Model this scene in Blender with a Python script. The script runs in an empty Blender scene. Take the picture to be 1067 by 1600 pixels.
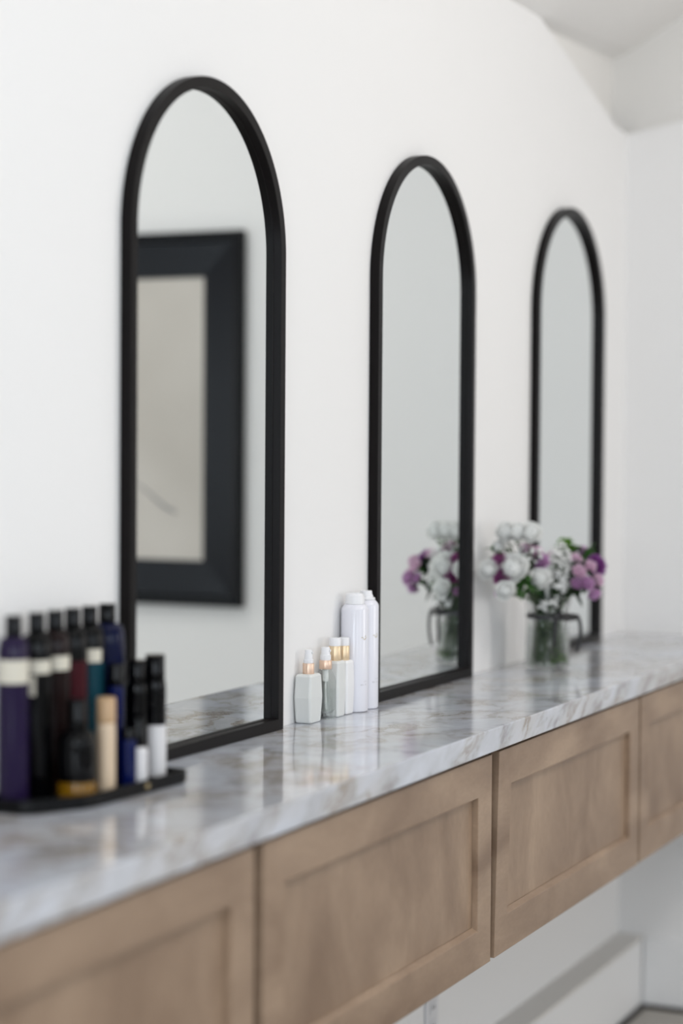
import bpy, bmesh, math, random
from mathutils import Vector, Matrix, noise
C = bpy.context.scene.collection
S = bpy.context.scene
R = math.radians
ZC = 1.135            # height of the worktop above the floor
XE = 5.9656           # end wall
D = 0.3887            # worktop depth

# ------------------------------------------------------------------ camera
def make_camera():
    yaw, pitch, roll = R(24.32514), R(-1.74549), R(0.39906)
    F = Vector((math.cos(yaw)*math.cos(pitch), math.sin(yaw)*math.cos(pitch), math.sin(pitch)))
    Rt = F.cross(Vector((0, 0, 1))).normalized()
    U = Rt.cross(F)
    R2 = Rt*math.cos(roll) + U*math.sin(roll)
    U2 = -Rt*math.sin(roll) + U*math.cos(roll)
    cd = bpy.data.cameras.new('camera')
    co = bpy.data.objects.new('camera', cd)
    C.objects.link(co)
    m = Matrix((R2, U2, -F)).transposed().to_4x4()
    m.translation = Vector((0, -1.75841, 0.54844 + ZC))
    co.matrix_world = m
    cd.sensor_fit = 'VERTICAL'
    cd.sensor_height = 36
    cd.sensor_width = 24
    cd.lens = 3170.8/1600*36
    cd.clip_start = 0.05
    cd.dof.use_dof = True
    cd.dof.focus_distance = 4.12
    cd.dof.aperture_fstop = 1.2
    S.camera = co
make_camera()

# ------------------------------------------------------------------ world, daylight, added fill lights, exposure
S.view_settings.view_transform = 'Standard'
S.view_settings.look = 'None'
S.view_settings.gamma = 1
S.view_settings.use_curve_mapping = False
S.view_settings.exposure = -0.76
S.cycles.transparent_max_bounces = 32
w = bpy.data.worlds.new('sky')
S.world = w
w.use_nodes = True
w.node_tree.nodes['Background'].inputs[0].default_value = (0.80, 0.90, 1.0, 1)
w.node_tree.nodes['Background'].inputs[1].default_value = 1.0

def area(name, loc, target, sx, sy, power, col=(1, 1, 1)):
    l = bpy.data.lights.new(name, 'AREA')
    l.shape = 'RECTANGLE'; l.size = sx; l.size_y = sy
    l.energy = power; l.color = col
    o = bpy.data.objects.new(name, l); C.objects.link(o)
    o.location = loc
    d = Vector(target) - Vector(loc)
    o.rotation_euler = d.to_track_quat('-Z', 'Y').to_euler()
    return o
# daylight entering through the three windows of the opposite wall and the one behind the camera
area('window_daylight', (-0.2, -4.15, 1.75), (-0.2, 0, 1.75), 0.85, 1.25, 60, (0.80, 0.90, 1.0))
area('window_daylight', (2.6, -4.15, 1.75), (2.6, 0, 1.75), 0.65, 1.25, 18, (0.82, 0.91, 1.0))
area('window_daylight', (5.3, -4.15, 1.75), (5.3, 0, 1.75), 0.45, 1.25, 38, (1.0, 0.96, 0.92))
area('window_daylight', (-1.95, -1.9, 1.9), (3, -1.2, 1.7), 1.15, 1.15, 80, (0.84, 0.92, 1.0))
# soft overhead fills, warm white, added to lift the worktop and other top surfaces
area('added_top_fill', (1.6, -1.9, 3.62), (1.9, -.5, 1.2), 1.2, 0.6, 28, (1.0, 0.985, 0.97))
area('added_top_fill', (4.4, -2.1, 3.62), (4.4, -1.2, 1.0), 1.2, 0.6, 30, (1.0, 0.97, 0.94))
# tiny bright lights added overhead to give the dark bottles highlights
for sx_, sy_ in ((0.6, -1.1), (2.2, -1.1), (3.8, -1.1), (1.4, -2.9), (3.4, -2.9)):
    area('added_glint_light', (sx_, sy_, 3.30 if sy_ > -2 else 3.60), (sx_+.2, -.2, 1.1), .05, .05, 1.6, (1.0, 0.95, 0.9))

# ------------------------------------------------------------------ helpers
def link(name, bm, mat, parent=None, smooth=False, bevel=0.0, seg=2, sharp=40):
    me = bpy.data.meshes.new(name)
    bmesh.ops.recalc_face_normals(bm, faces=bm.faces)
    bm.to_mesh(me); bm.free()
    o = bpy.data.objects.new(name, me); C.objects.link(o)
    for m in (mat if isinstance(mat, (list, tuple)) else [mat]):
        me.materials.append(m)
    if smooth:
        me.polygons.foreach_set('use_smooth', [True]*len(me.polygons))
        if sharp: me.set_sharp_from_angle(angle=R(sharp))
    if parent: o.parent = parent
    if bevel:
        b = o.modifiers.new('bevel', 'BEVEL'); b.width = bevel; b.segments = seg; b.limit_method = 'ANGLE'; b.angle_limit = R(35)
    return o
def thing(name, label, cat, loc=(0, 0, 0), rz=0, group=None):
    o = bpy.data.objects.new(name, None); C.objects.link(o)
    o.empty_display_size = 0.05
    o.location = loc; o.rotation_euler = (0, 0, rz)
    tag(o, label, cat, group)
    return o
def tag(o, label, cat, group=None):
    o['label'] = label; o['category'] = cat
    if group: o['group'] = group
    return o
def struct(name, bm, mat, **k):
    o = link(name, bm, mat, **k); o['kind'] = 'structure'; return o
def box(bm, x0, x1, y0, y1, z0, z1):
    v = [bm.verts.new((x, y, z)) for x in (x0, x1) for y in (y0, y1) for z in (z0, z1)]
    for f in ((0, 1, 3, 2), (4, 6, 7, 5), (0, 4, 5, 1), (2, 3, 7, 6), (0, 2, 6, 4), (1, 5, 7, 3)):
        bm.faces.new([v[i] for i in f])
    return v
def nbox(*a):
    bm = bmesh.new(); box(bm, *a); return bm
def prism(bm, pts, off):
    """closed polygon of 3D points extruded by the vector off"""
    a = [bm.verts.new(p) for p in pts]
    b = [bm.verts.new(Vector(p)+Vector(off)) for p in pts]
    bm.faces.new(a); bm.faces.new(b[::-1])
    n = len(pts)
    for i in range(n):
        bm.faces.new((a[i], b[i], b[(i+1) % n], a[(i+1) % n]))
def lathe(bm, prof, n=40, cx=0, cy=0, a0=0, a1=2*math.pi, mi=0):
    full = abs(a1-a0-2*math.pi) < 1e-6
    m = n if full else n+1
    rings = []
    for r, z in prof:
        if r < 1e-6:
            rings.append([bm.verts.new((cx, cy, z))])
        else:
            rings.append([bm.verts.new((cx+r*math.cos(a0+(a1-a0)*i/n), cy+r*math.sin(a0+(a1-a0)*i/n), z)) for i in range(m)])
    for A, B in zip(rings[:-1], rings[1:]):
        for i in range(n):
            j = (i+1) % m
            if len(A) == 1 and len(B) == 1: continue
            if len(A) == 1: f = bm.faces.new((A[0], B[i], B[j]))
            elif len(B) == 1: f = bm.faces.new((A[i], B[0], A[j]))
            else: f = bm.faces.new((A[i], B[i], B[j], A[j]))
            f.material_index = mi
def nlathe(prof, **k):
    bm = bmesh.new(); lathe(bm, prof, **k); return bm
def tube(bm, pts, rad, n=8, cap=True):
    pts = [Vector(p) for p in pts]
    prev = None; rings = []
    up = Vector((0.13, 0.21, 1)).normalized()
    for i, p in enumerate(pts):
        d = (pts[min(i+1, len(pts)-1)] - pts[max(i-1, 0)]).normalized()
        if prev is None:
            u = d.cross(up)
            if u.length < 1e-3: u = d.cross(Vector((1, 0, 0)))
            u.normalize()
        else:
            u = (prev - d*prev.dot(d)).normalized()
        prev = u
        v = d.cross(u)
        r = rad[i] if isinstance(rad, (list, tuple)) else rad
        rings.append([bm.verts.new(p + u*r*math.cos(2*math.pi*k/n) + v*r*math.sin(2*math.pi*k/n)) for k in range(n)])
    for A, B in zip(rings[:-1], rings[1:]):
        for k in range(n):
            bm.faces.new((A[k], A[(k+1) % n], B[(k+1) % n], B[k]))
    if cap:
        bm.faces.new(rings[0][::-1]); bm.faces.new(rings[-1])
def bez(p0, p1, p2, p3, n=12):
    p0, p1, p2, p3 = map(Vector, (p0, p1, p2, p3))
    return [p0*(1-t)**3 + p1*3*t*(1-t)**2 + p2*3*t*t*(1-t) + p3*t**3 for t in [i/n for i in range(n+1)]]
def loft(bm, rings, cap=True):
    rs = [[bm.verts.new(p) for p in r] for r in rings]
    n = len(rs[0])
    for A, B in zip(rs[:-1], rs[1:]):
        for k in range(n):
            bm.faces.new((A[k], A[(k+1) % n], B[(k+1) % n], B[k]))
    if cap:
        bm.faces.new(rs[0][::-1]); bm.faces.new(rs[-1])

# ------------------------------------------------------------------ materials
def mat(name, col, rough=0.5, metal=0.0, spec=0.5, trans=0.0, ior=1.45, coat=0.0, sheen=0.0, noise_amt=0.0, noise_scale=8.0, bump=0.0, bump_scale=60, sss=0.0):
    m = bpy.data.materials.new(name); m.use_nodes = True
    nt = m.node_tree; b = nt.nodes['Principled BSDF']
    b.inputs['Base Color'].default_value = (*col, 1)
    b.inputs['Roughness'].default_value = rough
    b.inputs['Metallic'].default_value = metal
    b.inputs['Specular IOR Level'].default_value = spec
    b.inputs['Transmission Weight'].default_value = trans
    b.inputs['IOR'].default_value = ior
    b.inputs['Coat Weight'].default_value = coat
    b.inputs['Coat Roughness'].default_value = 0.05
    b.inputs['Sheen Weight'].default_value = sheen
    if sss:
        b.inputs['Subsurface Weight'].default_value = sss
        b.inputs['Subsurface Scale'].default_value = 0.004
    tc = nt.nodes.new('ShaderNodeTexCoord')
    n = nt.nodes.new('ShaderNodeTexNoise'); n.inputs['Scale'].default_value = noise_scale; n.inputs['Detail'].default_value = 4
    nt.links.new(tc.outputs['Object'], n.inputs['Vector'])
    mx = nt.nodes.new('ShaderNodeMixRGB'); mx.blend_type = 'MULTIPLY'
    mx.inputs[1].default_value = (*col, 1)
    mr = nt.nodes.new('ShaderNodeMapRange')
    mr.inputs['To Min'].default_value = 1-noise_amt; mr.inputs['To Max'].default_value = 1+noise_amt
    nt.links.new(n.outputs['Fac'], mr.inputs['Value'])
    nt.links.new(mr.outputs[0], mx.inputs[2]); mx.inputs[0].default_value = 1
    nt.links.new(mx.outputs[0], b.inputs['Base Color'])
    if bump:
        n2 = nt.nodes.new('ShaderNodeTexNoise'); n2.inputs['Scale'].default_value = bump_scale; n2.inputs['Detail'].default_value = 3
        nt.links.new(tc.outputs['Object'], n2.inputs['Vector'])
        bp = nt.nodes.new('ShaderNodeBump'); bp.inputs['Strength'].default_value = bump; bp.inputs['Distance'].default_value = 0.002
        nt.links.new(n2.outputs['Fac'], bp.inputs['Height']); nt.links.new(bp.outputs[0], b.inputs['Normal'])
    return m

def srgb(r, g, b):
    f = lambda c: (c/255/12.92) if c/255 <= 0.04045 else ((c/255+0.055)/1.055)**2.4
    return (f(r), f(g), f(b))

M = {}
M['wall'] = mat('wall_paint', (0.855, 0.848, 0.842), 0.75, spec=0.25, noise_amt=0.008, noise_scale=3, bump=0.05, bump_scale=180)
M['upper'] = mat('upper_wall_paint', (0.80, 0.785, 0.76), 0.8, spec=0.2, noise_amt=0.01, noise_scale=3)
M['ceiling'] = mat('ceiling_paint', (0.86, 0.845, 0.825), 0.85, spec=0.2, noise_amt=0.01, noise_scale=3)
M['plinth'] = mat('plinth_paint', (0.85, 0.85, 0.85), 0.5, spec=0.4, noise_amt=0.01)
M['plinth_top'] = mat('plinth_shelf_board', (0.74, 0.72, 0.69), 0.55, noise_amt=0.03)
M['tile'] = mat('floor_tile', (0.40, 0.375, 0.34), 0.45, noise_amt=0.08, noise_scale=5)
M['mframe'] = mat('mirror_frame_black', (0.0045, 0.0032, 0.0034), 0.40, spec=0.16, noise_amt=0.1, noise_scale=30)
M['mirror'] = mat('mirror_glass', (0.86, 0.89, 0.885), 0.0, metal=1.0)
M['tray'] = mat('tray_black_lacquer', (0.003, 0.003, 0.0035), 0.35, spec=0.15, noise_amt=0.05)
M['gold'] = mat('gold_mark', (0.45, 0.36, 0.20), 0.35, metal=0.8)
M['cap'] = mat('black_cap_plastic', (0.0012, 0.0012, 0.0016), 0.08, spec=0.17)
M['purple'] = mat('purple_plastic', (0.016, 0.009, 0.036), 0.12, spec=0.19)
M['black'] = mat('black_plastic', (0.0012, 0.0012, 0.0016), 0.12, spec=0.19)
M['brown'] = mat('dark_brown_plastic', (0.010, 0.004, 0.004), 0.12, spec=0.19)
M['red'] = mat('burgundy_plastic', (0.045, 0.005, 0.009), 0.12, spec=0.19)
M['teal'] = mat('teal_plastic', (0.006, 0.045, 0.065), 0.12, spec=0.19)
M['navy'] = mat('navy_plastic', (0.0015, 0.0035, 0.028), 0.12, spec=0.19)
M['cobalt'] = mat('cobalt_plastic', (0.002, 0.006, 0.06), 0.12, spec=0.19)
M['cream'] = mat('cream_label', (0.66, 0.62, 0.52), 0.5, noise_amt=0.02)
M['whitelabel'] = mat('white_label', (0.72, 0.71, 0.72), 0.4)
M['beige'] = mat('beige_plastic', (0.70, 0.54, 0.38), 0.30, coat=0.3)
M['tan'] = mat('tan_cap', (0.52, 0.34, 0.19), 0.35)
M['amber'] = mat('amber_glass', (0.27, 0.13, 0.006), 0.06, trans=0.25)
M['whitep'] = mat('white_plastic', (0.84, 0.84, 0.86), 0.30, spec=0.4)
M['whitematte'] = mat('white_coated_plastic', (0.86, 0.86, 0.87), 0.38, spec=0.4)
M['greyp'] = mat('pale_grey_plastic', (0.72, 0.735, 0.72), 0.42, spec=0.35)
M['greyp2'] = mat('cool_grey_plastic', (0.74, 0.75, 0.735), 0.42, spec=0.35)
M['can'] = mat('white_can_enamel', (0.80, 0.80, 0.86), 0.28, spec=0.45, coat=0.25)
M['rose'] = mat('rose_gold', (0.84, 0.62, 0.48), 0.38, metal=0.7)
M['goldc'] = mat('champagne_gold', (0.82, 0.65, 0.44), 0.38, metal=0.7)
M['ink'] = mat('grey_ink', (0.30, 0.29, 0.30), 0.5)
M['inkgold'] = mat('faded_gold_ink', (0.62, 0.58, 0.50), 0.5)
M['glass'] = mat('clear_glass', (0.97, 0.985, 0.975), 0.0, trans=1.0, ior=1.30)
M['thinglass'] = mat('thin_bottle_glass', (0.985, 0.995, 0.99), 0.0, trans=1.0, ior=1.16)
M['liquid'] = mat('clear_liquid', (0.97, 0.985, 0.975), 0.0, trans=1.0, ior=1.12)
M['water'] = mat('water', (0.96, 0.98, 0.965), 0.0, trans=1.0, ior=1.20)
M['tubep'] = mat('dip_tube_plastic', (0.74, 0.76, 0.74), 0.3)
M['artframe'] = mat('art_frame_black', (0.002, 0.002, 0.003), 0.35, spec=0.2)
M['artmat'] = mat('art_mat_black', (0.005, 0.0055, 0.008), 0.28, spec=0.25)
M['outlet'] = mat('outlet_plastic', (0.74, 0.74, 0.76), 0.35)
M['dark'] = mat('dark_slot', (0.02, 0.02, 0.02), 0.6)
M['ribbon'] = mat('black_satin_ribbon', (0.010, 0.009, 0.011), 0.35, sheen=0.3)
M['petal_white'] = mat('white_petal', (0.96, 0.965, 0.95), 0.6, sss=0.0, noise_amt=0.02, noise_scale=60)
M['petal_lilac'] = mat('lilac_petal', (0.72, 0.45, 0.71), 0.6, noise_amt=0.35, noise_scale=90)
M['petal_pink'] = mat('pale_pink_petal', (0.90, 0.68, 0.83), 0.6, noise_amt=0.25, noise_scale=90)
M['petal_purple'] = mat('purple_petal', (0.34, 0.10, 0.38), 0.6, noise_amt=0.3, noise_scale=90)
M['petal_magenta'] = mat('magenta_petal', (0.42, 0.12, 0.33), 0.6, noise_amt=0.3, noise_scale=90)
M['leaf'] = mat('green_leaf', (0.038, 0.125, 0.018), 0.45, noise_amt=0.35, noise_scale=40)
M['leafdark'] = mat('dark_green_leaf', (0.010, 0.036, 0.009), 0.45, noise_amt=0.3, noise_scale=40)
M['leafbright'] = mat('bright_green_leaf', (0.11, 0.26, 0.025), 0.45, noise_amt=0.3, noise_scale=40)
M['stem'] = mat('green_stem', (0.035, 0.07, 0.02), 0.5)

def let_light_through(m, amount):
    """petals and leaves: part of the light passes through the thin tissue"""
    nt = m.node_tree; N = nt.nodes; L = nt.links
    out = [n for n in N if n.type == 'OUTPUT_MATERIAL'][0]; b = N['Principled BSDF']
    src = b.inputs['Base Color'].links[0].from_socket
    tr = N.new('ShaderNodeBsdfTranslucent'); L.new(src, tr.inputs[0])
    mx = N.new('ShaderNodeMixShader'); mx.inputs[0].default_value = amount
    L.new(b.outputs[0], mx.inputs[1]); L.new(tr.outputs[0], mx.inputs[2]); L.new(mx.outputs[0], out.inputs['Surface'])
def thin_clear(m, amount, col):
    """clear thin-walled glass and liquid: part of the light goes straight through"""
    nt = m.node_tree; N = nt.nodes; L = nt.links
    out = [n for n in N if n.type == 'OUTPUT_MATERIAL'][0]; b = N['Principled BSDF']
    tr = N.new('ShaderNodeBsdfTransparent'); tr.inputs[0].default_value = (*col, 1)
    mx = N.new('ShaderNodeMixShader'); mx.inputs[0].default_value = amount
    L.new(b.outputs[0], mx.inputs[1]); L.new(tr.outputs[0], mx.inputs[2]); L.new(mx.outputs[0], out.inputs['Surface'])
thin_clear(M['glass'], .20, (.99, .995, .992)); thin_clear(M['water'], .45, (.99, .995, .99))
thin_clear(M['thinglass'], .58, (.992, .997, .993)); thin_clear(M['liquid'], .80, (.99, .996, .991))
for k_ in list(M):
    if k_.startswith('petal'): let_light_through(M[k_], 0.18 if 'white' in k_ else 0.38)
    if k_.startswith('leaf'): let_light_through(M[k_], 0.25)

def marble():
    m = bpy.data.materials.new('polished_marble'); m.use_nodes = True
    nt = m.node_tree; N = nt.nodes; L = nt.links; b = N['Principled BSDF']
    tc = N.new('ShaderNodeTexCoord')
    # stretched frame: long axis of the streaks rises along the length of the slab
    d = Vector((.80, -.42, .43)).normalized(); e1 = d.cross(Vector((0, 0, 1))).normalized(); e2 = d.cross(e1)
    mp = N.new('ShaderNodeCombineXYZ')
    for k_, (ax_, sc_) in enumerate(((d, 1.1), (e1, 3.2), (e2, 5.0))):
        dt = N.new('ShaderNodeVectorMath'); dt.operation = 'DOT_PRODUCT'
        L.new(tc.outputs['Object'], dt.inputs[0]); dt.inputs[1].default_value = tuple(ax_*sc_)
        L.new(dt.outputs['Value'], mp.inputs[k_])
    warp = N.new('ShaderNodeTexNoise'); warp.inputs['Scale'].default_value = 2.6; warp.inputs['Detail'].default_value = 5
    L.new(mp.outputs[0], warp.inputs['Vector'])
    add = N.new('ShaderNodeVectorMath'); add.operation = 'MULTIPLY_ADD'
    L.new(warp.outputs['Color'], add.inputs[0]); add.inputs[1].default_value = (0.40, 0.40, 0.40); L.new(mp.outputs[0], add.inputs[2])
    cloud = N.new('ShaderNodeTexNoise'); cloud.inputs['Scale'].default_value = 3.6; cloud.inputs['Detail'].default_value = 7; cloud.inputs['Roughness'].default_value = 0.6
    L.new(add.outputs[0], cloud.inputs['Vector'])
    cr = N.new('ShaderNodeValToRGB'); e = cr.color_ramp.elements
    e[0].position = 0.33; e[0].color = (0.30, 0.295, 0.315, 1)
    e[1].position = 0.66; e[1].color = (0.63, 0.66, 0.73, 1)
    k = cr.color_ramp.elements.new(0.46); k.color = (0.54, 0.56, 0.61, 1)
    L.new(cloud.outputs['Fac'], cr.inputs[0])
    # thin veins: ridge of a second noise
    vn = N.new('ShaderNodeTexNoise'); vn.inputs['Scale'].default_value = 3.0; vn.inputs['Detail'].default_value = 8; vn.inputs['Roughness'].default_value = 0.62
    L.new(add.outputs[0], vn.inputs['Vector'])
    s = N.new('ShaderNodeMath'); s.operation = 'SUBTRACT'; s.inputs[1].default_value = 0.5; L.new(vn.outputs['Fac'], s.inputs[0])
    a = N.new('ShaderNodeMath'); a.operation = 'ABSOLUTE'; L.new(s.outputs[0], a.inputs[0])
    vr = N.new('ShaderNodeMapRange'); vr.inputs['From Min'].default_value = 0.0; vr.inputs['From Max'].default_value = 0.055; vr.inputs['To Min'].default_value = 1; vr.inputs['To Max'].default_value = 0
    L.new(a.outputs[0], vr.inputs['Value'])
    # patches where veins are strong and brown
    pn = N.new('ShaderNodeTexNoise'); pn.inputs['Scale'].default_value = 1.9; pn.inputs['Detail'].default_value = 3
    L.new(mp.outputs[0], pn.inputs['Vector'])
    pr = N.new('ShaderNodeMapRange'); pr.inputs['From Min'].default_value = 0.42; pr.inputs['From Max'].default_value = 0.60
    L.new(pn.outputs['Fac'], pr.inputs['Value'])
    mul = N.new('ShaderNodeMath'); mul.operation = 'MULTIPLY'; L.new(vr.outputs[0], mul.inputs[0]); L.new(pr.outputs[0], mul.inputs[1])
    m1 = N.new('ShaderNodeMath'); m1.operation = 'MULTIPLY'; m1.inputs[1].default_value = 0.85; L.new(mul.outputs[0], m1.inputs[0])
    mx = N.new('ShaderNodeMixRGB'); L.new(m1.outputs[0], mx.inputs[0]); L.new(cr.outputs[0], mx.inputs[1]); mx.inputs[2].default_value = (0.20, 0.15, 0.105, 1)
    # soft tan blush around the patches
    m2 = N.new('ShaderNodeMath'); m2.operation = 'MULTIPLY'; m2.inputs[1].default_value = 0.30; L.new(pr.outputs[0], m2.inputs[0])
    mx2 = N.new('ShaderNodeMixRGB'); L.new(m2.outputs[0], mx2.inputs[0]); L.new(mx.outputs[0], mx2.inputs[1]); mx2.inputs[2].default_value = (0.50, 0.45, 0.39, 1)
    L.new(mx2.outputs[0], b.inputs['Base Color'])
    b.inputs['Roughness'].default_value = 0.10
    b.inputs['Specular IOR Level'].default_value = 0.85
    return m
M['marble'] = marble()

def wood(name, rot):
    m = bpy.data.materials.new(name); m.use_nodes = True
    nt = m.node_tree; N = nt.nodes; L = nt.links; b = N['Principled BSDF']
    tc = N.new('ShaderNodeTexCoord')
    oi = N.new('ShaderNodeObjectInfo')
    off = N.new('ShaderNodeVectorMath'); off.operation = 'ADD'
    sc = N.new('ShaderNodeMath'); sc.operation = 'MULTIPLY'; sc.inputs[1].default_value = 0
    L.new(tc.outputs['Object'], off.inputs[0]); L.new(oi.outputs['Location'], off.inputs[1])
    mp = N.new('ShaderNodeMapping'); mp.inputs['Scale'].default_value = rot
    L.new(off.outputs[0], mp.inputs[0])
    n1 = N.new('ShaderNodeTexNoise'); n1.inputs['Scale'].default_value = 2.6; n1.inputs['Detail'].default_value = 5; n1.inputs['Distortion'].default_value = 0.6
    L.new(mp.outputs[0], n1.inputs['Vector'])
    mp2 = N.new('ShaderNodeMapping'); mp2.inputs['Scale'].default_value = tuple(v*9 for v in rot)
    L.new(off.outputs[0], mp2.inputs[0])
    n2 = N.new('ShaderNodeTexNoise'); n2.inputs['Scale'].default_value = 5; n2.inputs['Detail'].default_value = 6
    L.new(mp2.outputs[0], n2.inputs['Vector'])
    cr = N.new('ShaderNodeValToRGB'); e = cr.color_ramp.elements
    e[0].position = 0.30; e[0].color = (0.225, 0.148, 0.098, 1)
    e[1].position = 0.72; e[1].color = (0.40, 0.285, 0.198, 1)
    L.new(n1.outputs['Fac'], cr.inputs[0])
    mr = N.new('ShaderNodeMapRange'); mr.inputs['To Min'].default_value = 0.86; mr.inputs['To Max'].default_value = 1.12
    L.new(n2.outputs['Fac'], mr.inputs['Value'])
    mx = N.new('ShaderNodeMixRGB'); mx.blend_type = 'MULTIPLY'; mx.inputs[0].default_value = 1
    L.new(cr.outputs[0], mx.inputs[1]); L.new(mr.outputs[0], mx.inputs[2])
    L.new(mx.outputs[0], b.inputs['Base Color'])
    b.inputs['Roughness'].default_value = 0.42
    b.inputs['Specular IOR Level'].default_value = 0.35
    return m
M['wood'] = wood('stained_maple', (1.2, 3, 3.2))
M['woodpanel'] = wood('stained_maple_panel', (2.2, 3, 1.3))
M['wood_gap_shade'] = mat('carcass_brown_gap_shade', (0.022, 0.011, 0.007), 0.5, spec=0.2, noise_amt=0.1)  # carcass brown deepened: shade of the door gaps is in the colour

def art_material():
    m = bpy.data.materials.new('drawing_paper'); m.use_nodes = True
    nt = m.node_tree; N = nt.nodes; L = nt.links; b = N['Principled BSDF']
    tc = N.new('ShaderNodeTexCoord')
    n = N.new('ShaderNodeTexNoise'); n.inputs['Scale'].default_value = 1.6; n.inputs['Detail'].default_value = 3
    L.new(tc.outputs['Object'], n.inputs['Vector'])
    cr = N.new('ShaderNodeValToRGB'); e = cr.color_ramp.elements
    e[0].position = 0.3; e[0].color = (0.50, 0.46, 0.41, 1); e[1].position = 0.7; e[1].color = (0.62, 0.58, 0.53, 1)
    L.new(n.outputs['Fac'], cr.inputs[0]); L.new(cr.outputs[0], b.inputs['Base Color'])
    b.inputs['Roughness'].default_value = 0.5; b.inputs['Coat Weight'].default_value = 0.5; b.inputs['Coat Roughness'].default_value = 0.08
    return m
M['paper'] = art_material()

# ------------------------------------------------------------------ room
def z(v): return v + ZC
X0, YF = -2.0, -4.2
YE = YF
bm = bmesh.new(); box(bm, X0-.1, 6.3, YF-.1, 0.3, -0.05, 0); struct('floor', bm, M['tile'])
# mirror wall: level top meeting the ceiling, then a cut running down to the end wall
bm = bmesh.new()
prism(bm, [(X0, 0, 0), (XE, 0, 0), (XE, 0, z(1.5075)), (5.8449, 0, z(1.5147)), (5.1509, 0, z(1.6976)), (X0, 0, z(1.70))], (0, 0.02, 0))
struct('wall_back', bm, M['wall'])
bm = bmesh.new()
prism(bm, [(5.10, 0.0205, z(1.2)), (6.0156, 0.0640, z(1.2)), (6.0156, 0.0640, z(1.80)), (5.10, 0.0205, z(1.80))], (0, 0.05, 0))
struct('wall_upper_back', bm, M['upper'])
# end wall
bm = bmesh.new()
prism(bm, [(XE, 0.0, 0), (XE, YE, 0), (XE, YE, z(1.5075-.19*YE)), (XE, 0.0, z(1.5075))], (0.045, 0, 0))
struct('wall_right', bm, M['wall'])
bm = bmesh.new()
prism(bm, [(6.0156, 0.065, z(1.2)), (6.0156, YE, z(1.2)), (6.0156, YE, z(2.9)), (6.0156, 0.065, z(2.9))], (0.05, 0, 0))
struct('wall_upper_right', bm, M['upper'])
# ceiling: slopes up into the room, then level
def ceiling():
    bm = bmesh.new()
    def sl(x, y, k):
        base = 1.6976 if x < 5.16 else 1.7469+0.59*.0537
        return z(base + 0.59*(-y))
    ys = [0.08, 0.0, -1.5]
    g = []
    for x in (X0, 5.1509, 6.10):
        col = [(x, y, sl(x, y, 0)) for y in ys]
        col[0] = (x, 0.08, sl(x, 0.06, 0))
        zt = col[-1][2]
        col.append((x, YF, zt))
        g.append([bm.verts.new(p) for p in col])
    for A, B in zip(g[:-1], g[1:]):
        for i in range(len(A)-1):
            bm.faces.new((A[i], B[i], B[i+1], A[i+1]))
    r = bmesh.ops.extrude_face_region(bm, geom=bm.faces[:])
    bmesh.ops.translate(bm, verts=[v for v in r['geom'] if isinstance(v, bmesh.types.BMVert)], vec=(0, 0, 0.05))
    struct('ceiling', bm, M['ceiling'])
ceiling()
# opposite wall with three window openings, wall behind the camera with one
def wall_with_openings(name, axis, at, thick, lo, hi, top, holes):
    bm = bmesh.new()
    def bx(a0, a1, z0, z1):
        if axis == 'y': box(bm, a0, a1, at-thick, at, z0, z1)
        else: box(bm, at-thick, at, a0, a1, z0, z1)
    cur = lo
    for h0, h1, z0, z1 in holes:
        bx(cur, h0, 0, top); bx(h0, h1, 0, z0); bx(h0, h1, z1, top); cur = h1
    bx(cur, hi, 0, top)
    struct(name, bm, M['wall'])
wall_with_openings('wall_front', 'y', YF, 0.1, X0-.1, 6.2, z(2.7), [(-.65, .25, 1.1, 2.4), (2.25, 2.95, 1.1, 2.4), (5.05, 5.55, 1.1, 2.4)])
wall_with_openings('wall_left', 'x', X0, 0.1, YF, 0.05, z(2.7), [(-2.5, -1.3, 1.3, 2.5)])
for i, (a, b_) in enumerate(((-.65, .25), (2.25, 2.95), (5.05, 5.55))):
    bm = bmesh.new()
    for x in (a, b_-.03): box(bm, x, x+.03, YF-.09, YF-.06, 1.1, 2.4)
    for zz in (1.1, 2.37): box(bm, a, b_, YF-.091, YF-.059, zz, zz+.03)
    struct('window_%d' % (i+1), bm, M['whitep'])
bm = bmesh.new()
for y in (-2.5, -1.33): box(bm, X0-.09, X0-.06, y, y+.03, 1.3, 2.5)
for zz in (1.3, 2.47): box(bm, X0-.091, X0-.059, -2.5, -1.3, zz, zz+.03)
struct('window_4', bm, M['whitep'])
# boxed plinth running along the foot of the mirror wall, and its skirting on the end wall
struct('trim_1', nbox(X0, XE, -0.078, 0, 0.0, z(-0.928)), M['plinth'])
struct('trim_2', nbox(X0, XE, -0.082, 0, z(-0.928)+.0005, z(-0.918)), M['plinth_top'])
struct('baseboard_right', nbox(XE-0.012, XE, YE, -0.083, 0.0, z(-0.922)), M['plinth'], bevel=0.003)
struct('trim_3', nbox(X0, XE-.013, -0.092, -0.0785, 0.0, 0.010), M['mframe'])
struct('trim_4', nbox(XE-0.024, XE-.0125, YE, -0.093, 0.0, 0.010), M['mframe'])

# ------------------------------------------------------------------ worktop and wall-hung cabinets
wt = link('worktop', nbox(1.2, XE-.0005, -D, -0.0005, ZC-0.0467, ZC), M['marble'], bevel=0.0025, seg=3)
tag(wt, 'long glossy white marble worktop with grey and brown veins, fixed along the white wall', 'worktop')

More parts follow.
